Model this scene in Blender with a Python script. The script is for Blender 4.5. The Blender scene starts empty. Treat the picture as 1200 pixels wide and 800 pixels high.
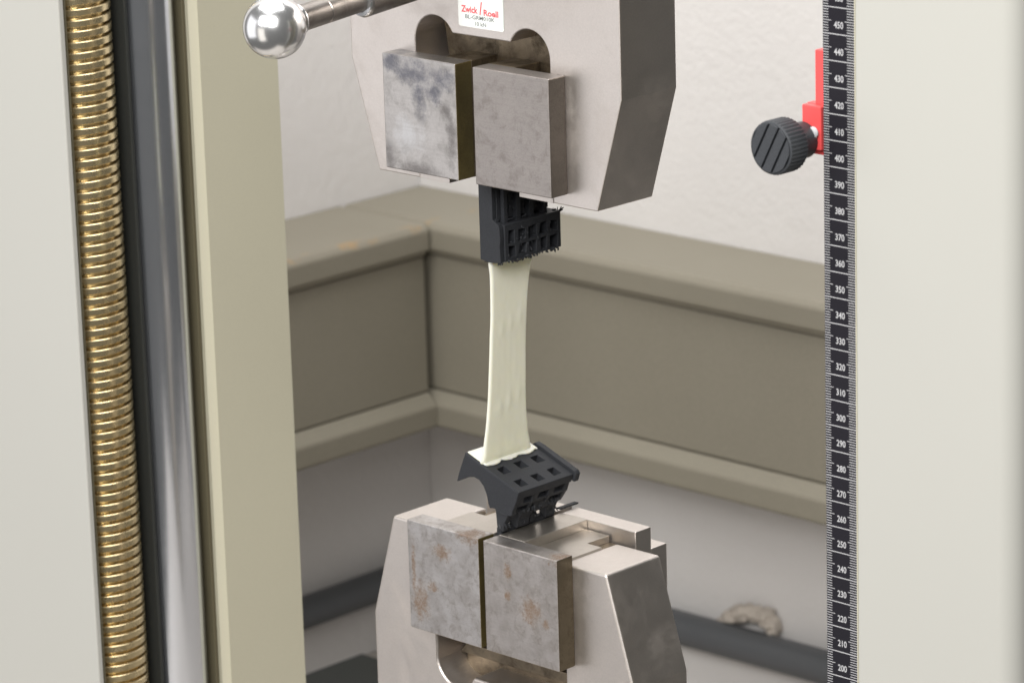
import bpy, bmesh, math, random
from mathutils import Vector, Matrix, noise
random.seed(7)
sc = bpy.context.scene
C = sc.collection
S = 0.001                       # everything below is written in millimetres

# ------------------------------------------------------------ camera
yaw, pit, roll = math.radians(44.465), math.radians(15.4075), math.radians(-1.703)
d = Vector((-math.sin(yaw)*math.cos(pit), math.cos(yaw)*math.cos(pit), -math.sin(pit)))
r = Vector((math.cos(yaw), math.sin(yaw), 0)); u = r.cross(d)
c_, s_ = math.cos(roll), math.sin(roll)
r, u = c_*r + s_*u, -s_*r + c_*u
camd = bpy.data.cameras.new('camera'); cam = bpy.data.objects.new('camera', camd); C.objects.link(cam)
cam.matrix_world = Matrix(((r.x, u.x, -d.x, 1112.18*S), (r.y, u.y, -d.y, -1075.01*S), (r.z, u.z, -d.z, 719.08*S), (0, 0, 0, 1)))
camd.lens = 135.0; camd.sensor_width = 36.0; camd.clip_start = 0.05; camd.clip_end = 30
camd.dof.use_dof = True; camd.dof.focus_distance = 1.57; camd.dof.aperture_fstop = 25
sc.camera = cam

# ------------------------------------------------------------ world and lamps
w = bpy.data.worlds.new('World'); sc.world = w; w.use_nodes = True
bg = w.node_tree.nodes['Background']; bg.inputs[0].default_value = (0.95, 0.93, 0.88, 1); bg.inputs[1].default_value = 0.085
def area(name, loc, target, size, power, color=(1, 1, 1), sy=None):
    L = bpy.data.lights.new(name, 'AREA'); L.energy = power; L.size = size; L.color = color
    if sy: L.shape = 'RECTANGLE'; L.size_y = sy
    o = bpy.data.objects.new(name, L); C.objects.link(o)
    o.location = loc; o.rotation_euler = (Vector(target) - Vector(loc)).to_track_quat('-Z', 'Y').to_euler()
    return o
area('window_light', (-1.45, -1.35, 0.42), (0, 0.05, 0.28), 1.6, 10.5, (1.0, 0.98, 0.99), 1.8)
area('ceiling_light', (-0.3, 0.0, 2.2), (-0.2, 0.3, 0.1), 1.8, 54, (1.0, 0.985, 0.955))
area('front_light', (0.0, -1.7, 1.35), (-0.2, 0.4, 0.0), 0.9, 16, (1.0, 0.99, 0.97))
area('room_light', (1.1, -1.5, 1.5), (-0.1, 0.1, 0.25), 1.0, 52, (1.0, 0.98, 0.94))
area('low_fill_light', (-0.12, -1.9, -0.15), (-0.2, 0.05, 0.25), 0.85, 4.5, (1.0, 0.93, 0.84), 1.5)  # added fill lamp, gives the guide rod a cream reflection band
sc.view_settings.view_transform = 'Standard'; sc.view_settings.look = 'None'
sc.view_settings.exposure = 0.0; sc.view_settings.gamma = 1.0; sc.view_settings.use_curve_mapping = False

# ------------------------------------------------------------ materials
class NT:
    def __init__(s, name):
        s.m = bpy.data.materials.new(name); s.m.use_nodes = True; s.t = s.m.node_tree; s.t.nodes.clear()
        s.out = s.n('ShaderNodeOutputMaterial'); s.co = s.n('ShaderNodeNewGeometry').outputs['Position']
    def n(s, k, **kw):
        x = s.t.nodes.new(k)
        for a, b in kw.items(): setattr(x, a, b)
        return x
    def l(s, a, b): s.t.links.new(a, b)
    def noise(s, scale, detail=4, rough=.6, vec=None, stretch=None, dist=0):
        v = vec or s.co
        if stretch:
            mp = s.n('ShaderNodeMapping'); mp.inputs['Scale'].default_value = stretch; s.l(v, mp.inputs[0]); v = mp.outputs[0]
        x = s.n('ShaderNodeTexNoise'); x.inputs['Scale'].default_value = scale; x.inputs['Detail'].default_value = detail
        x.inputs['Roughness'].default_value = rough; x.inputs['Distortion'].default_value = dist; s.l(v, x.inputs['Vector']); return x.outputs[0]
    def ramp(s, fac, stops):
        x = s.n('ShaderNodeValToRGB'); e = x.color_ramp.elements
        while len(e) < len(stops): e.new(.5)
        for i, (p, c) in enumerate(stops):
            e[i].position = p; e[i].color = (c, c, c, 1) if isinstance(c, (int, float)) else (*c, 1)
        s.l(fac, x.inputs[0]); return x.outputs[0]
    def mix(s, fac, a, b, mode='MIX'):
        x = s.n('ShaderNodeMix', data_type='RGBA', blend_type=mode)
        for sock, v in ((x.inputs[0], fac), (x.inputs[6], a), (x.inputs[7], b)):
            if hasattr(v, 'links') or hasattr(v, 'is_linked'): s.l(v, sock)
            elif isinstance(v, (int, float)): sock.default_value = v if sock.type == 'VALUE' else (v, v, v, 1)
            else: sock.default_value = (*v, 1)
        return x.outputs[2]
    def math(s, op, a, b=0.0, c=0.0):
        x = s.n('ShaderNodeMath', operation=op)
        for i, v in enumerate((a, b, c)):
            if isinstance(v, (int, float)): x.inputs[i].default_value = v
            else: s.l(v, x.inputs[i])
        return x.outputs[0]
    def bump(s, h, strength, dist=.0005):
        x = s.n('ShaderNodeBump'); x.inputs['Strength'].default_value = strength; x.inputs['Distance'].default_value = dist
        s.l(h, x.inputs['Height']); return x.outputs[0]
    def bsdf(s, col, rough, metal=0., nrm=None, **kw):
        b = s.n('ShaderNodeBsdfPrincipled')
        for k, v in (('Base Color', col), ('Roughness', rough), ('Metallic', metal)):
            if isinstance(v, (int, float)): b.inputs[k].default_value = v
            elif isinstance(v, tuple): b.inputs[k].default_value = (*v, 1)
            else: s.l(v, b.inputs[k])
        if nrm: s.l(nrm, b.inputs['Normal'])
        for k, v in kw.items(): b.inputs[k.replace('_', ' ')].default_value = v
        s.l(b.outputs[0], s.out.inputs[0]); return b

def paint(name, col, rough=.5, grain=.06, big=.05, bump=.12, bscale=900, spec=.4):
    t = NT(name)
    g = t.noise(1400, 2, .7); b = t.noise(9, 4, .6)
    f = t.math('ADD', t.math('MULTIPLY', t.math('SUBTRACT', g, .5), grain*2), t.math('MULTIPLY', t.math('SUBTRACT', b, .5), big*2))
    k = t.math('ADD', f, 1.0)
    m = t.n('ShaderNodeVectorMath', operation='SCALE'); m.inputs[0].default_value = col; t.l(k, m.inputs['Scale'])
    t.bsdf(m.outputs[0], rough, 0, t.bump(t.noise(bscale, 3, .6), bump, .0003), Specular_IOR_Level=spec)
    return t.m
def metal(name, base, rough=.38, grain=.10, blotch=None, rust=None, bscale=1500, bump=.25, seed=0, metallic=.92, fine=900, lines=.0, stains=None, rustcol=(.17, .098, .052)):
    t = NT(name)
    mp = t.n('ShaderNodeMapping'); mp.inputs['Location'].default_value = (seed, seed*.7, seed*1.3); t.l(t.co, mp.inputs[0]); v = mp.outputs[0]
    g = t.noise(fine, 3, .75, v)
    col = t.mix(g, tuple(c*(1-grain*1.6) for c in base), tuple(min(1, c*(1+grain*1.6)) for c in base))
    rg = t.math('ADD', rough - .06, t.math('MULTIPLY', t.noise(60, 5, .7, v), .12))
    if blotch:                                            # worn mottled patches
        sc_, dark, light, amt = blotch
        f = t.ramp(t.noise(sc_, 6, .68, v, dist=.25), [(.36, 0), (.62, 1)])
        col = t.mix(t.math('MULTIPLY', f, amt), col, light); f2 = t.ramp(t.noise(sc_*1.7, 7, .72, v, dist=.4), [(.50, 0), (.66, 1)])
        col = t.mix(t.math('MULTIPLY', f2, amt), col, dark)
        rg = t.math('ADD', rg, t.math('MULTIPLY', f2, .12))
        sc2 = t.ramp(t.noise(sc_*9, 5, .8, v, stretch=(1, 1, .35), dist=.6), [(.60, 0), (.72, 1)])
        col = t.mix(t.math('MULTIPLY', sc2, amt*.7), col, dark)
    for (scol, lst) in (stains or []):                    # soft greasy smears at given places, also a painted glare spot
        tot = None; nz = t.math('MULTIPLY', t.math('SUBTRACT', t.noise(110, 8, .8, v), .5), 3.6)
        for (x, y, z, rx, rz) in lst:
            sp = t.n('ShaderNodeVectorMath', operation='SUBTRACT'); t.l(t.co, sp.inputs[0]); sp.inputs[1].default_value = (x*S, y*S, z*S)
            ml = t.n('ShaderNodeVectorMath', operation='MULTIPLY'); t.l(sp.outputs[0], ml.inputs[0]); ml.inputs[1].default_value = (1/(rx*S), 1/(30*S), 1/(rz*S))
            ln = t.n('ShaderNodeVectorMath', operation='LENGTH'); t.l(ml.outputs[0], ln.inputs[0])
            q = t.math('SUBTRACT', 1.15, t.math('ADD', ln.outputs['Value'], nz)); q = t.math('MINIMUM', t.math('MAXIMUM', q, 0), 1)
            tot = q if tot is None else t.math('MAXIMUM', tot, q)
        col = t.mix(t.math('MULTIPLY', tot, .85), col, scol); rg = t.math('ADD', rg, t.math('MULTIPLY', tot, .07))
    sc3 = t.noise(230, 2, .5, v, stretch=(.10, .10, 4.5))            # fine grinding lines
    col = t.mix(t.math('MULTIPLY', t.ramp(sc3, [(.45, 0), (.7, 1)]), lines), col, tuple(c*.55 for c in base))
    rg = t.math('ADD', rg, t.math('MULTIPLY', t.math('SUBTRACT', sc3, .5), lines*.6))
    met = metallic
    if rust:                                              # brown spots at given places (mm, radius)
        tot = None
        nz = t.math('MULTIPLY', t.math('SUBTRACT', t.noise(420, 6, .85, v), .5), 4.2)
        for (x, y, z, rx, rz) in rust:
            sp = t.n('ShaderNodeVectorMath', operation='SUBTRACT'); t.l(t.co, sp.inputs[0]); sp.inputs[1].default_value = (x*S, y*S, z*S)
            ml = t.n('ShaderNodeVectorMath', operation='MULTIPLY'); t.l(sp.outputs[0], ml.inputs[0]); ml.inputs[1].default_value = (1/(rx*S), 1/(rx*S), 1/(rz*S))
            ln = t.n('ShaderNodeVectorMath', operation='LENGTH'); t.l(ml.outputs[0], ln.inputs[0])
            q = t.math('SUBTRACT', 1.25, t.math('ADD', ln.outputs['Value'], nz)); q = t.math('MULTIPLY', q, 1.6)
            q = t.math('MINIMUM', t.math('MAXIMUM', q, 0), 1)
            tot = q if tot is None else t.math('MAXIMUM', tot, q)
        tot = t.math('MULTIPLY', tot, t.ramp(t.noise(1100, 4, .8, v), [(.35, .35), (.62, .95)]))
        col = t.mix(tot, col, rustcol); met = t.math('SUBTRACT', metallic, t.math('MULTIPLY', tot, .6)); rg = t.math('ADD', rg, t.math('MULTIPLY', tot, .2))
    t.bsdf(col, rg, met, t.bump(t.noise(bscale, 3, .7, v), bump, .0002))
    return t.m

M = {}
M['body'] = metal('satin_nickel', (.68, .635, .60), .42, .085, (16, (.60, .55, .52), (.80, .75, .72), .28), fine=1300, seed=3, metallic=1.0)
M['jaw_ul'] = metal('mottled_steel', (.50, .48, .465), .37, .12, (90, (.36, .345, .335), (.60, .58, .565), .5), stains=[((.17, .175, .21), [(-31, 35, 399, 11, 7), (-14, 35, 398, 10, 5), (-28, 35, 388, 5, 9), (-44, 35, 402, 8, 5), (-20, 35, 392, 6, 6)]), ((.24, .225, .22), [(-47, 35, 360, 5, 8), (-9, 35, 372, 3.5, 14), (-30, 35, 357, 16, 3.5), (-12, 35, 385, 5, 4)]), ((.70, .70, .71), [(-36, 35, 371, 9, 8)])], seed=11, lines=.10, metallic=1.0)  # the pale last patch is painted glare, the dark ones are stains
M['jaw_ur'] = metal('dull_steel', (.40, .37, .355), .46, .15, (95, (.27, .245, .23), (.46, .425, .405), .5), fine=1000, seed=21, lines=.10, bump=.5, metallic=1.0)
M['jaw_ll'] = metal('stained_steel', (.46, .435, .42), .40, .10, (120, (.30, .27, .255), (.66, .645, .645), .75),
    [(-38, 35, 162, 4.5, 8), (-24, 35, 187, 5, 3), (-42, 35, 176, 1.2, 11), (-30, 35, 170, 3, 2), (-8, 38, 198, 7, 4)], seed=31, lines=.10, bump=.4, metallic=1.0)
M['jaw_lr'] = metal('stained_steel_right', (.44, .41, .39), .41, .11, (110, (.29, .26, .24), (.64, .61, .60), .7),
    [(29, 35, 172, 5, 6), (16, 35, 187, 2.2, 3.5), (15.5, 35, 176, 1.6, 2.5), (43, 40, 197, 5, 3), (38, 35, 168, 2, 2)], seed=41, lines=.10, bump=.4, metallic=1.0)
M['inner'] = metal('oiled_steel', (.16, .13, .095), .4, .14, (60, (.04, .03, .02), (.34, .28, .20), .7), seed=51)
M['side_u'] = metal('shaded_side_steel', (.19, .17, .15), .48, .14, (90, (.13, .11, .095), (.25, .22, .20), .5), seed=56, bump=.4, metallic=1.0)  # darker copy of the jaw steel, shade painted on outer sides
M['side_l'] = metal('shaded_oily_side_steel', (.20, .165, .115), .48, .14, (90, (.12, .095, .06), (.27, .23, .17), .6), seed=57, bump=.4, metallic=1.0)  # brown oil tint, darkened to paint shade on the lower outer sides
M['brassy'] = metal('oily_film', (.28, .225, .11), .45, .12, (60, (.14, .11, .05), (.40, .33, .14), .5), seed=52)
M['polish'] = metal('polished_steel', (.54, .50, .45), .30, .05, (50, (.48, .43, .39), (.66, .62, .57), .25), seed=61, bump=.05)
M['chrome'] = metal('chrome', (.86, .87, .89), .22, .01, seed=71, bump=.03)
M['chrome_rod'] = metal('rod_chrome', (.70, .73, .79), .2, .02, seed=72, bump=.03)
M['pin'] = metal('pin_steel', (.34, .31, .29), .3, .12, (60, (.16, .14, .13), (.5, .47, .45), .4), seed=81)
M['screw'] = metal('screw_steel', (.84, .70, .43), .27, .06, seed=91, bump=.1)
M['white_paint'] = paint('white_paint', (.465, .462, .432), .42, .012, .015, .05)
M['beige_paint'] = paint('beige_paint', (.53, .505, .395), .45, .05, .04, .1)
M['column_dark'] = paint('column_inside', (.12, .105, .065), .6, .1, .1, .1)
M['rubber'] = paint('rubber', (.095, .10, .108), .42, .2, .1, .1)
M['black_print'] = paint('printed_black', (.024, .026, .031), .62, .35, .12, .5, 1600, .35)
M['black_box'] = paint('black_housing', (.03, .032, .03), .6, .2, .1, .1)
M['knob'] = paint('knob_plastic', (.042, .046, .053), .5, .25, .1, .3, 1200, .4)
M['red'] = paint('red_anodised', (.74, .085, .085), .4, .05, .03, .05)
M['ruler'] = paint('ruler_black', (.016, .015, .020), .5, .2, .15, .1, 900, .12)
M['ruler_white'] = paint('ruler_print', (.50, .50, .52), .6, .05, .05, .0)
M['label'] = paint('sticker', (.76, .78, .76), .35, .02, .03, .02)
M['label_edge'] = paint('sticker_edge', (.55, .60, .58), .35, .02, .03, .02)
M['print_red'] = paint('print_red', (.70, .10, .12), .5, .1, .1, .0)
M['print_black'] = paint('print_black', (.16, .18, .18), .5, .1, .1, .0)
M['table'] = paint('table_laminate', (.42, .39, .36), .5, .06, .05, .05)
M['plaster'] = paint('crumbly_plaster', (.50, .45, .40), .9, .2, .3, .8, 400)

def wall_mat():
    t = NT('wall_plaster'); a = t.noise(7, 5, .6); b = t.noise(120, 4, .7); g = t.noise(1100, 2, .7)
    col = t.mix(a, (.68, .67, .665), (.74, .735, .73)); col = t.mix(t.math('MULTIPLY', g, .2), col, (.45, .34, .33))
    t.bsdf(col, .85, 0, t.bump(b, .35, .002), Specular_IOR_Level=.2); return t.m
M['wall'] = wall_mat()
def duct_mat():
    t = NT('trunking_plastic'); a = t.noise(12, 5, .6); g = t.noise(900, 3, .75)
    col = t.mix(a, (.235, .215, .17), (.275, .255, .205)); col = t.mix(t.math('MULTIPLY', t.ramp(g, [(.3, 0), (.75, 1)]), .5), col, (.17, .155, .125))
    # ochre dirt along the front top edge of the left run
    sp = t.n('ShaderNodeSeparateXYZ'); t.l(t.co, sp.inputs[0])
    ex = t.math('ABSOLUTE', t.math('ADD', sp.outputs[0], .6055)); ez = t.math('ABSOLUTE', t.math('SUBTRACT', sp.outputs[2], .137))
    near = t.math('SUBTRACT', 1.0, t.math('MULTIPLY', t.math('ADD', ex, ez), 130)); near = t.math('MAXIMUM', near, 0)
    st = t.math('MULTIPLY', near, t.ramp(t.noise(38, 3, .6), [(.50, 0), (.60, 1)]))
    col = t.mix(t.math('MULTIPLY', st, .8), col, (.42, .25, .09))
    t.bsdf(col, .55, 0, t.bump(g, .15, .0003), Specular_IOR_Level=.35); return t.m
M['duct'] = duct_mat()
def strip_mat():
    t = NT('cream_elastomer')
    n = t.noise(160, 4, .6, stretch=(1, 1.6, .35)); col = t.mix(n, (.95, .935, .80), (.955, .945, .825))
    b = t.n('ShaderNodeBsdfPrincipled'); t.l(col, b.inputs['Base Color']); b.inputs['Roughness'].default_value = .7
    t.l(t.bump(t.noise(500, 3, .6), .15, .0003), b.inputs['Normal'])
    b.inputs['Subsurface Weight'].default_value = .5; b.inputs['Subsurface Radius'].default_value = (1, .9, .6); b.inputs['Subsurface Scale'].default_value = .003
    tr = t.n('ShaderNodeBsdfTranslucent'); t.l(col, tr.inputs[0]); mx = t.n('ShaderNodeMixShader'); mx.inputs[0].default_value = .25
    t.l(b.outputs[0], mx.inputs[1]); t.l(tr.outputs[0], mx.inputs[2]); t.l(mx.outputs[0], t.out.inputs[0]); return t.m
M['strip'] = strip_mat()

# ------------------------------------------------------------ mesh helpers
def nb(): return bmesh.new()
def abox(bm, x0, x1, y0, y1, z0, z1):
    v = [bm.verts.new((x*S, y*S, z*S)) for z in (z0, z1) for x, y in ((x0, y0), (x1, y0), (x1, y1), (x0, y1))]
    for f in ((3, 2, 1, 0), (4, 5, 6, 7), (0, 1, 5, 4), (1, 2, 6, 5), (2, 3, 7, 6), (3, 0, 4, 7)): bm.faces.new([v[i] for i in f])
    return bm
def prism(bm, pts, a, b, axis='y'):
    """extrude a closed outline; axis y: pts=(x,z), axis z: pts=(x,y), axis x: pts=(y,z)"""
    def P(p, t):
        q = {'y': (p[0], t, p[1]), 'z': (p[0], p[1], t), 'x': (t, p[0], p[1])}[axis]; return Vector(q)*S
    A = [bm.verts.new(P(p, a)) for p in pts]; B = [bm.verts.new(P(p, b)) for p in pts]
    bm.faces.new(A); bm.faces.new(B[::-1]); n = len(pts)
    for i in range(n): bm.faces.new((A[i], B[i], B[(i+1) % n], A[(i+1) % n]))
    return bm
def lathe(bm, prof, p0, axis, seg=48, caps=True, rad=None):
    """prof = [(t along axis mm, radius mm)]"""
    ax = Vector(axis).normalized(); e1 = ax.orthogonal().normalized(); e2 = ax.cross(e1); p0 = Vector(p0); rings = []
    for t, R in prof:
        rings.append([bm.verts.new((p0 + ax*t + (e1*math.cos(a) + e2*math.sin(a))*(R*(rad(i, t) if rad else 1)))*S)
                      for i, a in enumerate([2*math.pi*k/seg for k in range(seg)])])
    for A, B in zip(rings, rings[1:]):
        for i in range(seg): bm.faces.new((A[i], A[(i+1) % seg], B[(i+1) % seg], B[i]))
    if caps: bm.faces.new(rings[0][::-1]); bm.faces.new(rings[-1])
    return bm
def tube(bm, pts, R, seg=10):
    pts = [Vector(p) for p in pts]; rings = []
    for i, p in enumerate(pts):
        t = (pts[min(i+1, len(pts)-1)] - pts[max(i-1, 0)]).normalized(); e1 = t.cross(Vector((.12, .2, 1))).normalized(); e2 = t.cross(e1)
        rr = R[i] if isinstance(R, list) else R
        rings.append([bm.verts.new((p + (e1*math.cos(a) + e2*math.sin(a))*rr)*S) for a in [2*math.pi*k/seg for k in range(seg)]])
    for A, B in zip(rings, rings[1:]):
        for i in range(seg): bm.faces.new((A[i], A[(i+1) % seg], B[(i+1) % seg], B[i]))
    bm.faces.new(rings[0][::-1]); bm.faces.new(rings[-1]); return bm
def root_of(o):
    while o.parent: o = o.parent
    return o
def obj(name, bm, m, parent=None, bevel=0, seg=2, smooth=False, loc=None, label=None):
    bmesh.ops.recalc_face_normals(bm, faces=bm.faces[:])
    base = Vector(loc)*S if loc is not None else (root_of(parent).location if parent else Vector((0, 0, 0)))
    bmesh.ops.translate(bm, verts=bm.verts[:], vec=-base)
    me = bpy.data.meshes.new(name); bm.to_mesh(me); bm.free(); me.materials.append(M[m])
    o = bpy.data.objects.new(name, me); C.objects.link(o)
    if parent: o.parent = parent
    else: o.location = base
    if bevel:
        b = o.modifiers.new('bevel', 'BEVEL'); b.width = bevel*S; b.segments = seg; b.limit_method = 'ANGLE'; b.angle_limit = math.radians(35); b.harden_normals = False
    if smooth:
        for p in me.polygons: p.use_smooth = True
    if smooth == 'angle':
        bm2 = bmesh.new(); bm2.from_mesh(me)
        for e in bm2.edges:
            if len(e.link_faces) == 2 and e.calc_face_angle(0) > math.radians(35): e.smooth = False
        bm2.to_mesh(me); bm2.free()
    if label: o['label'] = label
    return o
def thing(name, label, cat, loc, group=None):
    o = bpy.data.objects.new(name, None); C.objects.link(o); o.location = Vector(loc)*S; o.empty_display_size = .01
    o['label'] = label; o['category'] = cat
    if group: o['group'] = group
    return o
def struct(name, bm, m, **k):
    o = obj(name, bm, m, **k); o['kind'] = 'structure'; return o

# ------------------------------------------------------------ room: walls, table
struct('back_wall', abox(nb(), -800, 110, 674, 694, -400, 1500), 'wall')
struct('left_wall', abox(nb(), -706, -686, -60, 673.5, -400, 1500), 'wall')
struct('table_top', abox(nb(), -685.5, 330, -250, 673.5, -205, -175), 'table', bevel=1)

# ------------------------------------------------------------ cable trunking (dado duct) round the corner
# profile: distance out from lid plane, height
def trunk(name, label, run):
    (ax, front, a0, a1, wallp, sgn) = run     # sgn: direction from front to wall
    t = thing(name, label, 'cable trunking', (-601.5 if ax == 'y' else -200, 600 if ax == 'x' else 300, 2.6), 'cable trunking on the walls')
    def P(lst): return [(front + sgn*o, z) for o, z in lst]
    def ex(lst, m, nm, bevel=0):
        bm = nb()
        if ax == 'x': prism(bm, P(lst), a0, a1, 'x')          # runs along x: pts=(y,z)
        else: prism(bm, P(lst), a0, a1, 'y')                  # runs along y: pts=(x,z)
        return obj(nm, bm, m, t, bevel=bevel, seg=3)
    W = abs(wallp-front) - .5
    ex([(0, 121), (0, 135), (3.5, 138.8), (W, 138.8), (W, 3), (10, 3), (10, 117), (4, 117), (3, 121)], 'duct', 'channel', 1.6)
    ex([(6, 26.5), (6, 116), (9.6, 116), (9.6, 26.5)], 'duct', 'cover', .8)
    ex([(-2, 4.5), (-2, 18), (5.2, 25.6), (9.4, 25.6), (9.4, 2.6), (0, 2.6)], 'duct', 'lower_lip', 1.8)
    return t
trunk('wall_trunking', 'beige cable trunking along the back wall, right of the corner', ('x', 600, -685, 105, 674, 1))
trunk('wall_trunking', 'beige cable trunking along the left wall with ochre stains on its top edge', ('y', -601.5, -55, 598.6, -686, -1))

# black hose along both walls, below the trunking
t = thing('black_hose', 'thick black hose running along the walls below the beige trunking', 'hose', (-400, 662, -130))
pts = [(-674.5, y, -124.5 + 1.2*math.sin(y*.02)) for y in range(-60, 601, 60)] + [(-673, 635, -124), (-666, 654, -123), (-650, 661, -122), (-620, 662.5, -121)] \
    + [(x, 662.5 - .6*math.sin(x*.02), -120 + 3*(x+620)/300 if x < -320 else -117) for x in range(-580, 110, 60)]
obj('hose_tube', tube(nb(), pts, 11, 20), 'rubber', t, smooth=True)

# crumbling plaster lump on the back wall above the hose
bm = nb()
for (cx, cz, rx, rz) in ((-419, -110, 5, 3), (-411, -104, 7, 4), (-401, -99, 8, 5), (-391, -97, 8, 5.5), (-381, -98, 7, 6), (-376, -103, 4, 6)):
    q = bmesh.ops.create_icosphere(bm, subdivisions=4, radius=1)
    for v in q['verts']:
        n = noise.fractal(v.co*1.7 + Vector((cx, 1, cz)), 1.0, 2.0, 5); v.co *= 1 + .45*n
        v.co = Vector((cx + v.co.x*rx, 669 + v.co.y*6, cz + v.co.z*rz))*S
o = obj('plaster_lump', bm, 'plaster', loc=(-397, 670, -125), smooth=True); o['label'] = 'crumbly pinkish plaster lump behind the black hose on the back wall'; o['category'] = 'plaster lump'

# black housing low on the table behind the lower grip
t = thing('black_housing', 'black box low on the table in the corner left of the lower grip', 'box', (-530, 440, -175))
obj('casing', abox(nb(), -577, -470, 375, 501, -171, -124), 'black_box', t, bevel=2)
obj('lid', abox(nb(), -578, -469, 374, 502, -123.5, -120), 'black_box', t, bevel=1.2)
for x in (-565, -482):
    for y in (388, 490): obj('foot', lathe(nb(), [(0, 6), (4, 7)], (x, y, -175), (0, 0, 1), 16), 'rubber', t)

# ------------------------------------------------------------ machine columns
left_col = t = thing('machine_column', 'left machine column with white front, open slot and beige rear flange', 'machine column', (-270, 65, -175), 'columns of the testing machine')
obj('front_panel', prism(nb(), [(-221.75, 0), (-221.75, 3.2), (-309, 4), (-309, 125), (-313, 125), (-313, 8), (-311.5, 3), (-308, .6), (-303, 0)], -174, 560, 'z'), 'white_paint', t, bevel=.8, seg=3)
obj('rear_flange', prism(nb(), [(-221.75, 82), (-221.75, 131), (-313, 131), (-313, 125.4), (-262, 125.4), (-262, 80), (-227, 80), (-225.5, 79.5), (-222.5, 83)], -174, 560, 'z'), 'beige_paint', t, bevel=2.2, seg=4)
obj('inner_channel', prism(nb(), [(-308.6, 4.2), (-308.6, 125), (-306, 125), (-306, 5.2), (-223, 5.2), (-223, 4.2), ], -173.5, 559.5, 'z'), 'column_dark', t)
obj('flange_shade_strip', abox(nb(), -261.5, -227.5, 77.6, 79.6, -173.5, 559.5), 'column_dark', t, bevel=.4)  # dark strip added as the rod's shade on the flange front
obj('slot_liner', prism(nb(), [(-305.5, 122), (-305.5, 124.8), (-262.5, 124.8), (-262.5, 80), (-265, 80), (-265, 122)], -173.5, 559.5, 'z'), 'column_dark', t)
t = thing('machine_column', 'right machine column with plain white front beside the black ruler', 'machine column', (274, 65, -175), 'columns of the testing machine')
pr = [(237.4, 0)] + [(302 + 8.5*math.sin(a), 8.5 - 8.5*math.cos(a)) for a in [math.pi/2*k/8 for k in range(9)]] + [(310.5, 131), (306, 131), (306, 12), (302, 3.6), (237.4, 3.6)]
obj('front_panel', prism(nb(), pr, -174, 560, 'z'), 'white_paint', t, smooth='angle')
obj('rear_flange', prism(nb(), [(223, 84), (223, 131), (305.5, 131), (305.5, 127), (262, 127), (262, 80), (226, 80)], -174, 560, 'z'), 'column_dark', t, bevel=1.5)
obj('inner_channel', prism(nb(), [(238, 4), (305.5, 4), (305.5, 126.5), (303, 126.5), (303, 7), (238, 7)], -173.5, 559.5, 'z'), 'column_dark', t)
obj('edge_rail', abox(nb(), 223.5, 237.2, 1.2, 3.8, -174, 560), 'beige_paint', t, bevel=.6)

# lead screw: real helical trapezoidal thread, 5 mm pitch
def helix(bm, cx, cy, R, depth, pitch, z0, z1, seg=48):
    prof = [(0, .9), (.06, 1), (.60, 1), (.66, .9), (.72, 0), (.94, 0)]
    n = len(prof); turns = int((z1-z0)/pitch); cols = []
    for k in range(turns*seg + 1):
        a = 2*math.pi*k/seg; zb = z0 + pitch*k/seg
        cols.append([bm.verts.new(((cx + (R - depth*(1-h))*math.cos(a))*S, (cy + (R - depth*(1-h))*math.sin(a))*S, (zb + f*pitch)*S)) for f, h in prof])
    for k in range(turns*seg):
        A, B = cols[k], cols[k+1]
        for i in range(n-1): bm.faces.new((A[i], B[i], B[i+1], A[i+1]))
        if k + seg < len(cols) - 1:
            Cc, D = cols[k+seg], cols[k+seg+1]; bm.faces.new((A[n-1], B[n-1], D[0], Cc[0]))
    return bm
obj('divider_strip', abox(nb(), -262, -227, 42.6, 44.4, -173.5, 559.5), 'black_box', left_col, bevel=.3)
t = thing('lead_screw', 'bright threaded lead screw in the slot of the left column', 'lead screw', (-250, 30, -174))
obj('thread', helix(nb(), -240, 24, 16.5, 3.0, 5.0, -60, 500), 'screw', t, smooth='angle')
obj('core', lathe(nb(), [(0, 13.3), (700, 13.3)], (-240, 24, -174), (0, 0, 1), 48), 'screw', t, smooth='angle')
t = thing('guide_rod', 'thick polished chrome guide rod beside the lead screw', 'guide rod', (-250, 78, -174))
obj('shaft', lathe(nb(), [(0, 15.2), (1, 15.8), (720, 15.8)], (-238.8, 61.2, -174), (0, 0, 1), 96), 'chrome_rod', t, smooth='angle')

# ------------------------------------------------------------ grips
def arc(cx, cz, R, a0, a1, n=18): return [(cx + R*math.cos(math.radians(a0 + (a1-a0)*i/n)), cz + R*math.sin(math.radians(a0 + (a1-a0)*i/n))) for i in range(n+1)]
def grip_outline(zend, up):
    """U-shaped body; zend = open end, up=+1 opens downwards (upper grip), -1 opens upwards"""
    q = lambda x, h: (x, zend + up*h)
    L = [q(-64.3, 0), q(-79, 48.3), q(-79, 150), q(79, 150), q(79, 48.3), q(64.3, 0), q(39.3, 0), q(39.3, 60)]
    a = arc(27.5, 60, 11.8, 0, 153.2); L += [q(x, h) for x, h in a[1:]]
    b = arc(-27.5, 60, 11.8, 26.8, 180); L += [q(x, h) for x, h in b]
    L += [q(-39.3, 0)]
    return L
def capfill(bm, pts, y0, y1):
    A = [bm.verts.new((x*S, y0*S, z*S)) for x, z in pts]; B = [bm.verts.new((x*S, y1*S, z*S)) for x, z in pts]; n = len(pts)
    bm.faces.new(A); bm.faces.new(B[::-1])
    for i in range(n): bm.faces.new((A[i], B[i], B[(i+1) % n], A[(i+1) % n]))
    return bm
gU = thing('grip_body', 'upper grip body of matt pinkish nickel with red lettered sticker', 'grip', (0, 62, 350.5), 'grip bodies')
obj('fork', capfill(nb(), grip_outline(350.5, 1), 45, 78.6), 'body', gU, bevel=.5)
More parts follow.
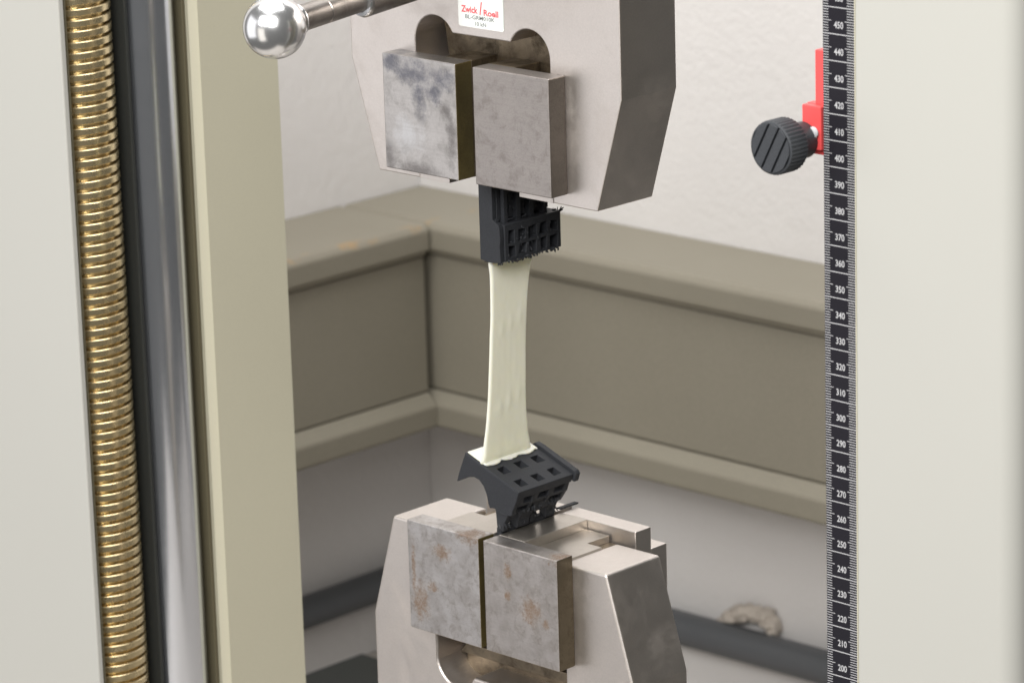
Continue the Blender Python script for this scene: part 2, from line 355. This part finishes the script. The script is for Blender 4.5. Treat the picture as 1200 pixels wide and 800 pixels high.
gL = thing('grip_body', 'lower grip body of matt nickel standing below the bent black holder', 'grip', (0, 62, 40), 'grip bodies')
obj('fork', capfill(nb(), grip_outline(193.3, -1), 45, 79), 'body', gL, bevel=1.1, seg=3)
# slide blocks seen through the windows of the forks
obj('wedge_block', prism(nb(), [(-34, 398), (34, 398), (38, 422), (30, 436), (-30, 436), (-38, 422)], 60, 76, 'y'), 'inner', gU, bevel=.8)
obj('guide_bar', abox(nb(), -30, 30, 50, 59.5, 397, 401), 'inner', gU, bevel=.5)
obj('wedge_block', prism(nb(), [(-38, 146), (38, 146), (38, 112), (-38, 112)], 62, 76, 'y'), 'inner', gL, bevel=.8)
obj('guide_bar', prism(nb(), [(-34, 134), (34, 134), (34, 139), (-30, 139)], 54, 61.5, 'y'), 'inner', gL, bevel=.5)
# shallow guide pads beside the windows
obj('guide_pad', abox(nb(), -50.5, -39.6, 44.88, 45.2, 404, 413), 'body', gU, bevel=.05)
obj('guide_pad', abox(nb(), -48.2, -39.8, 44.85, 45.2, 130.2, 146), 'body', gL, bevel=.05)

def jaw(name, label, side, xin, zlo, up, matf, matm):
    """side +1 right / -1 left; xin inner face |x|; plates 50 tall from zlo; up=+1 open end below (upper)"""
    xo = xin + 43.7; X = lambda a: side*a
    def bx(bm, a, b, *r):
        lo, hi = sorted((X(a), X(b))); return abox(bm, lo, hi, *r)
    end = zlo - 5 if up > 0 else zlo + 50 - 4.2
    z0, z1 = (end, zlo+44) if up > 0 else (zlo+6, end)
    t = thing(name, label, 'clamping jaw', (X(xin+20), 62, zlo), 'clamping jaws')
    fp = obj('front_plate', bx(nb(), xin, xo, 35, 44.8, zlo, zlo+50), matf, t, bevel=.45)
    fp.data.materials.append(M['brassy']); fp.data.materials.append(M['side_u' if up > 0 else 'side_l'])                    # oily film on the gap side, painted shade on the outer side
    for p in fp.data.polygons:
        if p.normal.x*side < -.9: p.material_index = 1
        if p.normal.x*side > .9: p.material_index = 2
    obj('rear_plate', bx(nb(), xin, xo, 84.6, 94.5, zlo, zlo+50), matm, t, bevel=.45)
    if up < 0: obj('rear_rail', bx(nb(), xin, xo, 94.6, 104.5, zlo, zlo+40), matm, t, bevel=.45)
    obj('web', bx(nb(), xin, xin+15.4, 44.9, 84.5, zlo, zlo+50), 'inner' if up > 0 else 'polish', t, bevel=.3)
    ins = xin + 15.6; outl = [(ins, 45.02), (39.24, 45.02), (39.24, 69.5), (ins+13.5, 69.5), (ins+13.5, 83.5), (ins, 83.5)]
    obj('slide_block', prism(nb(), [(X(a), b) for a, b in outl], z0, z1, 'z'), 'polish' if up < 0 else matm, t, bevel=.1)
    zf = (z0 + 4, z1 - 4) if up > 0 else (z0 + 4, z1 - 3)
    obj('notch_shade_block', bx(nb(), ins+13.7, 39.0, 69.8, 83.2, *zf), 'inner', t, bevel=.2)  # dark filler block standing in for the shade inside the notch
    return t
jaw('clamp_jaw', 'mottled steel block with bluish stains, left jaw of the upper grip', -1, 5.9, 355.5, 1, 'jaw_ul', 'body')
jaw('clamp_jaw', 'evenly dull grey steel block, right jaw of the upper grip', 1, 4.2, 355.5, 1, 'jaw_ur', 'body')
jaw('clamp_jaw', 'steel block with large brown rust patch, left jaw of the lower grip', -1, 1.4, 148.2, -1, 'jaw_ll', 'body')
jaw('clamp_jaw', 'steel block with small central rust spots, right jaw of the lower grip', 1, 1.6, 148.2, -1, 'jaw_lr', 'body')

# sticker on the upper grip
st = obj('sticker', prism(nb(), [(-12.7 + 1.2, 419.6)] + arc(12.6, 420.8, 1.2, -90, 0, 5) + arc(12.6, 435.8, 1.2, 0, 90, 5) + arc(-11.5, 435.8, 1.2, 90, 180, 5) + arc(-11.5, 420.8, 1.2, 180, 265, 5), 44.82, 44.93), 'label', gU, label='white rounded sticker with red and grey lettering')
bm = nb(); prism(bm, [(13.35, 421), (13.8, 421), (13.8, 435.5), (13.35, 435.5)], 44.78, 44.82)
obj('sticker_edge', bm, 'label_edge', st)
def text_mesh(name, body, h, w, center, m, parent, shear=0, bold=0, align='CENTER', y=44.75, th=.03):
    cu = bpy.data.curves.new('txt', 'FONT'); cu.body = body; cu.size = 1; cu.resolution_u = 3; cu.shear = shear; cu.offset = bold
    to = bpy.data.objects.new('txt', cu); C.objects.link(to)
    dg = bpy.context.evaluated_depsgraph_get(); me = bpy.data.meshes.new_from_object(to.evaluated_get(dg))
    bpy.data.objects.remove(to); bpy.data.curves.remove(cu)
    xs = [v.co.x for v in me.vertices]; ys = [v.co.y for v in me.vertices]
    x0, x1, y0, y1 = min(xs), max(xs), min(ys), max(ys); base = root_of(parent).location
    for v in me.vertices:
        X = center[0] + ((v.co.x-x0)/(x1-x0) - .5)*w; Z = center[1] + ((v.co.y-y0)/(y1-y0) - .5)*h
        v.co = Vector((X*S, y*S, Z*S)) - base
    me.name = name; me.materials.clear(); me.materials.append(M[m]); o = bpy.data.objects.new(name, me); C.objects.link(o); o.parent = parent; return o
text_mesh('lettering', 'Zwick', 2.9, 9.6, (-6.0, 427.1), 'print_red', st, bold=.03)
text_mesh('lettering', '/', 5.6, 1.7, (.6, 428.1), 'print_red', st, bold=.035)
text_mesh('lettering', 'Roell', 2.7, 8.6, (6.5, 426.6), 'print_red', st, bold=.03)
text_mesh('lettering', 'BL-GRM010K', 1.7, 17.2, (0, 424.0), 'print_black', st, bold=.012)
text_mesh('lettering', '10 kN', 1.7, 6.4, (.3, 421.4), 'print_black', st, bold=.012)

# ball-ended locking pin, screwed into the upper grip
b0 = Vector((-20, -52.3, 433.2)); bdir = (Vector((-20, 45.2, 441.9)) - b0).normalized()
t = thing('ball_pin', 'chrome ball on a stepped steel pin sticking out of the upper grip', 'locking pin', (-20, 45, 441.9))
bm = nb(); R = 12.9; prof = [(R*-math.cos(a), max(.02, R*math.sin(a))) for a in [math.radians(1 + 148*k/40) for k in range(41)]]
prof += [(11.6, 6.9), (12.8, 6.7), (13.2, 6.0)]
obj('ball', lathe(bm, prof, b0, bdir, 72), 'chrome', t, smooth='angle')
obj('pin_shaft', lathe(nb(), [(11, 5.4), (26.9, 5.4), (27.2, 5.1), (27.6, 5.1), (27.9, 5.4), (48, 5.4)], b0, bdir, 48), 'pin', t, smooth='angle')
obj('pin_sleeve', lathe(nb(), [(47.6, 7.0), (48.6, 8.0), (97.4, 8.0)], b0, bdir, 56), 'pin', t, smooth='angle')
obj('sleeve_ring', lathe(nb(), [(46.9, 5.5), (47.1, 7.1), (47.9, 7.5), (48.2, 7.2)], b0, bdir, 56, caps=False), 'chrome', t, smooth='angle')

# ------------------------------------------------------------ ruler
t = thing('ruler', 'black steel ruler with white millimetre scale on the right column edge', 'ruler', (229, 0, -174))
obj('blade', abox(nb(), 221.85, 236.9, 0, 1, -60, 520), 'ruler', t, bevel=.1)
bm = nb(); yy = -.04
def tick(x0, x1, z, h=.25):
    v = [bm.verts.new((x*S, yy*S, zz*S)) for x, zz in ((x0, z-h/2), (x1, z-h/2), (x1, z+h/2), (x0, z+h/2))]; bm.faces.new(v)
for z in range(-55, 516):
    if z % 10 == 0: tick(222.0, 236.8, z, .34)
    elif z % 5 == 0: tick(222.0, 225.9, z); tick(232.3, 236.8, z)
    else: tick(222.0, 224.6, z); tick(233.3, 236.8, z)
o = obj('scale_marks', bm, 'ruler_white', t); o['kind'] = 'stuff'
for n in range(180, 470, 10):
    text_mesh('numeral', str(n), 2.6, 4.3, (229.4, n + 3.5), 'ruler_white', t, bold=.015, y=-.045)
obj('edge_strip', abox(nb(), 236.95, 237.35, -.3, 1, -170, 555), 'beige_paint', t)

# ------------------------------------------------------------ red pointer and knurled knob
t = thing('limit_slider', 'red slider with a black knurled knob clamped to the ruler', 'slider', (219, 8, 402))
bm = nb(); prism(bm, [(212.2, 403), (225, 403), (225, 442.6), (216.2, 442.6), (216.2, 422.3), (212.2, 422.3)], 2.2, 6.2)
obj('pointer_plate', bm, 'red', t, bevel=.35)
obj('slider_block', abox(nb(), 212.4, 221.4, -1.0, 2.0, 405.5, 422.1), 'red', t, bevel=.4)
kc = Vector((213.3, -20, 408.8))
k = obj('knob', lathe(nb(), [(.9, 8.9), (0, 9.2), (.3, 9.9), (1.2, 10.3), (9.0, 10.3), (10, 9.6), (11.5, 7.9), (13.4, 6.9), (18.6, 6.9), (19.6, 6.2)], kc, (0, 1, 0), 160,
    rad=lambda i, t_: 1 - (.045 if (i % 4) < 2 and 1.0 < t_ < 9.5 else 0)), 'knob', t, smooth='angle')
ca, sa = math.cos(math.radians(28)), math.sin(math.radians(28))
for xa, xb in ((-8.6, -5.2), (-4.3, -.5), (.4, 4.2), (5.1, 8.6)):          # flat lands between the grooves of the face
    R_ = 9.1; xsq = [xa + (xb-xa)*i/6 for i in range(7)]
    P = [(x, math.sqrt(R_*R_-x*x)) for x in xsq] + [(x, -math.sqrt(R_*R_-x*x)) for x in xsq[::-1]]
    obj('face_land', prism(nb(), [(kc.x + x*ca + z*sa, kc.z - x*sa + z*ca) for x, z in P], kc.y - .5, kc.y + 1.3), 'knob', k, bevel=.15)
obj('screw_stem', lathe(nb(), [(19.2, 2.4), (24, 2.4)], kc, (0, 1, 0), 24), 'pin', t, smooth='angle')
obj('washer', lathe(nb(), [(0, 2.0), (.6, 2.3), (1.4, 1.6)], (218.7, -2.6, 412.3), (0, 1, 0), 20), 'ruler_white', t, smooth=True)

# ------------------------------------------------------------ printed holders and elastomer strip
def hairs(bm, p0, p1, n, down, ln, jx=.6, r0=.35):
    p0, p1, down = Vector(p0), Vector(p1), Vector(down)
    for i in range(n):
        p = p0.lerp(p1, random.random()) + Vector((random.uniform(-jx, jx), random.uniform(-jx, jx), random.uniform(-.2, .6)))
        dd = (down + Vector((random.uniform(-.5, .5), random.uniform(-.6, .6), random.uniform(-.3, .3)))).normalized()*random.uniform(.3, 1)*ln
        tube(bm, [p, p + dd*.6, p + dd + Vector((random.uniform(-.3, .3), random.uniform(-.4, .4), 0))], [r0, r0*.8, r0*.4], 4)
def lattice(bm, org, e1, e2, n, xs, ys, holes, th, jit=0.):
    """plate with square openings; xs, ys = grid lines along e1, e2; holes = set of (i,j) cells left open; thickness th along -n"""
    org, e1, e2, n = map(Vector, (org, e1, e2, n)); g = {}
    for a, x in enumerate(xs):
        for b, y in enumerate(ys):
            j = Vector((0, 0, 0))
            if jit and 0 < a < len(xs)-1 and 0 < b < len(ys)-1: j = e1*random.uniform(-jit, jit) + e2*random.uniform(-jit, jit)
            p = org + e1*x + e2*y + j; g[a, b, 0] = bm.verts.new(p*S); g[a, b, 1] = bm.verts.new((p - n*th)*S)
    full = {(i, j) for i in range(len(xs)-1) for j in range(len(ys)-1)} - holes
    for i, j in full:
        bm.faces.new([g[i, j, 0], g[i+1, j, 0], g[i+1, j+1, 0], g[i, j+1, 0]]); bm.faces.new([g[i, j, 1], g[i, j+1, 1], g[i+1, j+1, 1], g[i+1, j, 1]])
        for (di, dj, a, b) in ((-1, 0, (i, j), (i, j+1)), (1, 0, (i+1, j), (i+1, j+1)), (0, -1, (i, j), (i+1, j)), (0, 1, (i, j+1), (i+1, j+1))):
            if (i+di, j+dj) not in full: bm.faces.new([g[(*a, 0)], g[(*b, 0)], g[(*b, 1)], g[(*a, 1)]])
    return bm
def gridlines(a0, a1, n, bar):
    """n openings between bars"""
    cell = (a1 - a0 - bar*(n+1))/n; L = [a0]; x = a0
    for i in range(n): x += bar; L.append(x); x += cell; L.append(x)
    L.append(a1); return L
odd = lambda nx, ny: {(2*i+1, 2*j+1) for i in range(nx) for j in range(ny)}

H = thing('printed_holder', 'straight black printed lattice holder hanging from the upper jaws', 'specimen holder', (0, 62, 318.5), 'black printed holders')
obj('core_plate', abox(nb(), -5.4, -3.2, 46.2, 80, 319.4, 400), 'black_print', H, bevel=.2)
obj('front_wall', prism(nb(), [(-5.5, 319.4), (-5.5, 400), (2.4, 400), (2.4, 337.6), (3.4, 336.9), (5.4, 336), (6.2, 334.3), (6.6, 330), (6.2, 326), (6.5, 319.4), (2, 318.8), (-2, 319.0)], 46, 48.4), 'black_print', H, bevel=.3)
xs = gridlines(48.5, 80.0, 4, 2.6); ys = gridlines(337, 400, 12, 2.0)
obj('upper_lattice', lattice(nb(), (2.6, 0, 0), (0, 1, 0), (0, 0, 1), (1, 0, 0), xs, ys, odd(4, 12), 5.5, .5), 'black_print', H, bevel=.15, seg=1)
xs = gridlines(48.5, 83.0, 5, 2.3); ys = [319.6, 321.0, 325.6, 327.2, 332.2, 333.6, 335.6]
obj('lower_lattice', lattice(nb(), (7.0, 0, 0), (0, 1, 0), (0, 0, 1), (1, 0, 0), xs, ys, {(2*i+1, j) for i in range(5) for j in (1, 3)}, 9.5, .6), 'black_print', H, bevel=.2, seg=1)
bm = nb()
for y0, y1 in ((51, 53), (58.7, 61), (66.6, 69), (75, 77.2)): abox(bm, -3, 4.6, y0, y1, 319.8, 400)
o = obj('cell_walls', bm, 'black_print', H)
bm = nb(); hairs(bm, (-4, 47, 319.2), (7, 47, 319.2), 14, (0, 0, -1), 2.0); hairs(bm, (7, 48, 319.6), (7, 83, 319.6), 60, (0, .4, -1), 1.5, .7, .5)
hairs(bm, (3, 47, 336.5), (7, 82, 335.8), 30, (.6, 0, .7), 1.5, .8, .3); hairs(bm, (7, 81, 334.8), (7, 84, 336), 6, (0, 1, .3), 2.4)
for i in range(50): hairs(bm, (7, random.uniform(49, 82), random.uniform(321, 334)), (7, random.uniform(49, 82), random.uniform(321, 334)), 1, (.6, 0, -1), 1.3)
for i in range(50): hairs(bm, (2.7, random.uniform(49, 80), random.uniform(338, 353)), (2.7, random.uniform(49, 80), random.uniform(338, 353)), 1, (.6, 0, -1), 1.2)
o = obj('frayed_edge', bm, 'black_print', H); o['kind'] = 'stuff'

# elastomer strip
data = [(322, -2, 47.2, 75.0), (317, -2.0, 47.6, 74.2), (313, -2.1, 48.2, 72.9), (308.9, -2.3, 48.5, 72.1), (300.8, -2.8, 48.8, 71.2), (292.7, -3.2, 48.9, 70.7), (284.6, -3.8, 48.8, 70.6), (276.5, -4.4, 48.8, 70.7), (268.5, -5.0, 48.7, 71.0), (260.4, -5.6, 48.6, 71.3),
        (252.3, -6.3, 48.4, 71.8), (244.2, -7.0, 47.9, 72.7), (236.1, -7.8, 47.0, 74.2), (231, -8.4, 46.5, 75.6), (228.4, -9.2, 46.4, 76.6), (226.5, -10.4, 46.4, 77)]
def cat(t, k):
    i = min(int(t), len(data)-2); f = t - i; g = lambda j: data[max(0, min(len(data)-1, j))][k]
    a, b, c, e = g(i-1), g(i), g(i+1), g(i+2); return .5*((2*b) + (-a+c)*f + (2*a-5*b+4*c-e)*f*f + (-a+3*b-3*c+e)*f**3)
Sx = thing('elastomer_strip', 'necked cream rubber specimen stretched between the two black holders', 'test specimen', (-5, 60, 228))
bm = nb(); NZ, NY = 150, 44; front = []; back = []
for i in range(NZ+1):
    tt = (len(data)-1)*i/NZ; z, x, yl, yr = cat(tt, 0), cat(tt, 1), cat(tt, 2), cat(tt, 3); fr, bk = [], []
    thick = 1.7 + .5*max(0, (z-305)/15) + 1.0*max(0, (238-z)/10)**2
    for j in range(NY+1):
        v = j/NY; y = yl + (yr-yl)*v; e = abs(2*v-1); rnd = .35 + .65*math.sqrt(max(0, 1-max(0, (e-.90)/.10)**2))
        b = 0
        for zc, amp, dz in ((288.5, .23, 3.4), (253.5, .25, 3.8)):
            for k in range(3):
                vc = .28 + .25*k; zz = zc - 3.3*(k-1)*(-.55)
                b += amp*math.exp(-((v-vc)/.07)**2 - ((z-zz)/dz)**2)
        b += .05*noise.noise(Vector((y*.35, z*.22, 3))) + .07*math.sin(v*40)*math.exp(-((z-270)/30)**2)*.15
        fr.append(bm.verts.new(((x + (thick*.5)*rnd + b*(1 if e < .85 else .2))*S, y*S, z*S))); bk.append(bm.verts.new(((x - (thick*.5)*rnd - b*.5)*S, y*S, z*S)))
    front.append(fr); back.append(bk)
for i in range(NZ):
    for j in range(NY):
        bm.faces.new((front[i][j], front[i][j+1], front[i+1][j+1], front[i+1][j])); bm.faces.new((back[i][j], back[i+1][j], back[i+1][j+1], back[i][j+1]))
    for j in (0, NY): bm.faces.new((front[i][j], front[i+1][j], back[i+1][j], back[i][j]))
bm.faces.new(front[0] + back[0][::-1]); bm.faces.new(front[-1] + back[-1][::-1])
obj('strip', bm, 'strip', Sx, smooth=True)

# lower, bent holder: tilted lattice block on a thin tongue
Fp = Vector((13.3, 0, 219.2)); eu = Vector((-31.9, 0, 11.9)).normalized(); en = Vector((11.9, 0, 31.9)).normalized(); ey = Vector((0, 1, 0))
def T(u_, v_, n_=0): return Fp + eu*u_ + ey*v_ + en*n_
# scalloped foot of the strip, cast into the holder
pts = [(22.0, 46.7), (33.4, 46.7), (33.4, 79)]
for i in range(0, 41):
    v = 79 - 32.3*i/40; pts.append((22.0 - 1.5*abs(math.sin((v-46.7)/32.3*math.pi*3.1)) + .7*noise.noise(Vector((v*.45, 0, 5))) if v > 47.5 else 21.8, v))
pts = pts[:-1]
bm = nb(); A = [bm.verts.new(T(a, b, .1)*S) for a, b in pts]; B = [bm.verts.new(T(a, b, 1.0 if a < 30 else .8)*S) for a, b in pts]; n = len(pts)
bm.faces.new(A); bm.faces.new(B[::-1])
for i in range(n): bm.faces.new((A[i], B[i], B[(i+1) % n], A[(i+1) % n]))
obj('foot', bm, 'strip', Sx, bevel=.4, seg=3)
H2 = thing('printed_holder', 'bent black printed holder with square holes tilted over the lower jaws', 'specimen holder', (2, 62, 198), 'black printed holders')
us = [0, 3.0, 7.8, 13.6, 18.4, 24.1, 28.9, 34]; vs = [46, 50.3, 55.1, 60.8, 65.6, 71.3, 76.1, 80.2]
obj('top_plate', lattice(nb(), Fp, eu, ey, en, us, vs, {(a, b) for a in (1, 3, 5) for b in (1, 3, 5)}, 4.0, .25), 'black_print', H2, bevel=.25)
prof = [(-18.6, 230.6), (-16.5, 229.9), (13.0, 218.9), (11.6, 214.5), (9.2, 209.8), (8.4, 207.6), (4.2, 206.9), (-.8, 207.4), (-1.3, 208.9), (-2.6, 209.0), (-4.6, 208.6), (-5.4, 210.5), (-6.3, 214.5), (-8.0, 218.0), (-10.6, 220.3), (-13.6, 221), (-17, 220.2), (-20.4, 218.6), (-24.2, 216.9), (-22.6, 221.5)]
obj('front_wall', prism(nb(), prof, 45.9, 48.2), 'black_print', H2, bevel=.3)
prof2 = [(-17, 229.6), (12.0, 218.6), (10.5, 212), (6.5, 206.5), (1, 206), (-2, 210), (-6.5, 216.6), (-12, 220.4), (-19, 219.4)]
for y0 in (56.5, 66.8, 77.2): obj('inner_wall', prism(nb(), prof2, y0, y0+2), 'black_print', H2, bevel=.2)
obj('side_lattice', lattice(nb(), (12.6, 48.3, 218.6), (0, 1, 0), (-.36, 0, -.93), (.93, 0, -.36), gridlines(0, 31.6, 3, 3.0), [0, 1.6, 7.0, 8.2], odd(3, 1), 3, .7), 'black_print', H2, bevel=.3)
obj('rear_rim', prism(nb(), [(T(a, 0, b).x, T(a, 0, b).z) for a, b in ((-1.4, -3.4), (-1.4, .6), (0, 1.6), (22, 1.6), (25, 1.3), (26, -.2), (20, -2)) ], 80.3, 83.2), 'black_print', H2, bevel=.3)
obj('tongue', abox(nb(), -1.2, 1.4, 46.5, 80, 160, 200.5), 'black_print', H2, bevel=.2)
for (y0, y1, xa, xb) in ((46.2, 49.6, -.6, 3.6), (54, 61.5, -1, 4.5), (63.5, 66.2, 0, 3.2), (72.5, 78.5, -.5, 3.8)):
    bm = nb(); prism(bm, [(xa, 199.5), (xb*.8, 199.2), (xb, 203), (xb+3.2, 208.5), (xa-.8, 208.5)], y0, y1); obj('leg', bm, 'black_print', H2, bevel=.4)
bm = nb(); abox(bm, -1.4, 1.0, 84.5, 96, 199.2, 200.0); obj('rear_tab', bm, 'black_print', H2, bevel=.2)
bm = nb(); prism(bm, [(9, 213), (7.5, 206.5), (4, 204.2), (0, 207), (2, 213)], 60, 70)
hairs(bm, (7.5, 47, 208.5), (7.5, 77, 208.5), 26, (.3, 0, -1), 3.2, 1.4, .6); hairs(bm, (2, 46, 203), (2, 79, 203), 26, (.5, 0, -1), 3.5, 1.6, .5)
o = obj('torn_edge', bm, 'black_print', H2); o['kind'] = 'stuff'
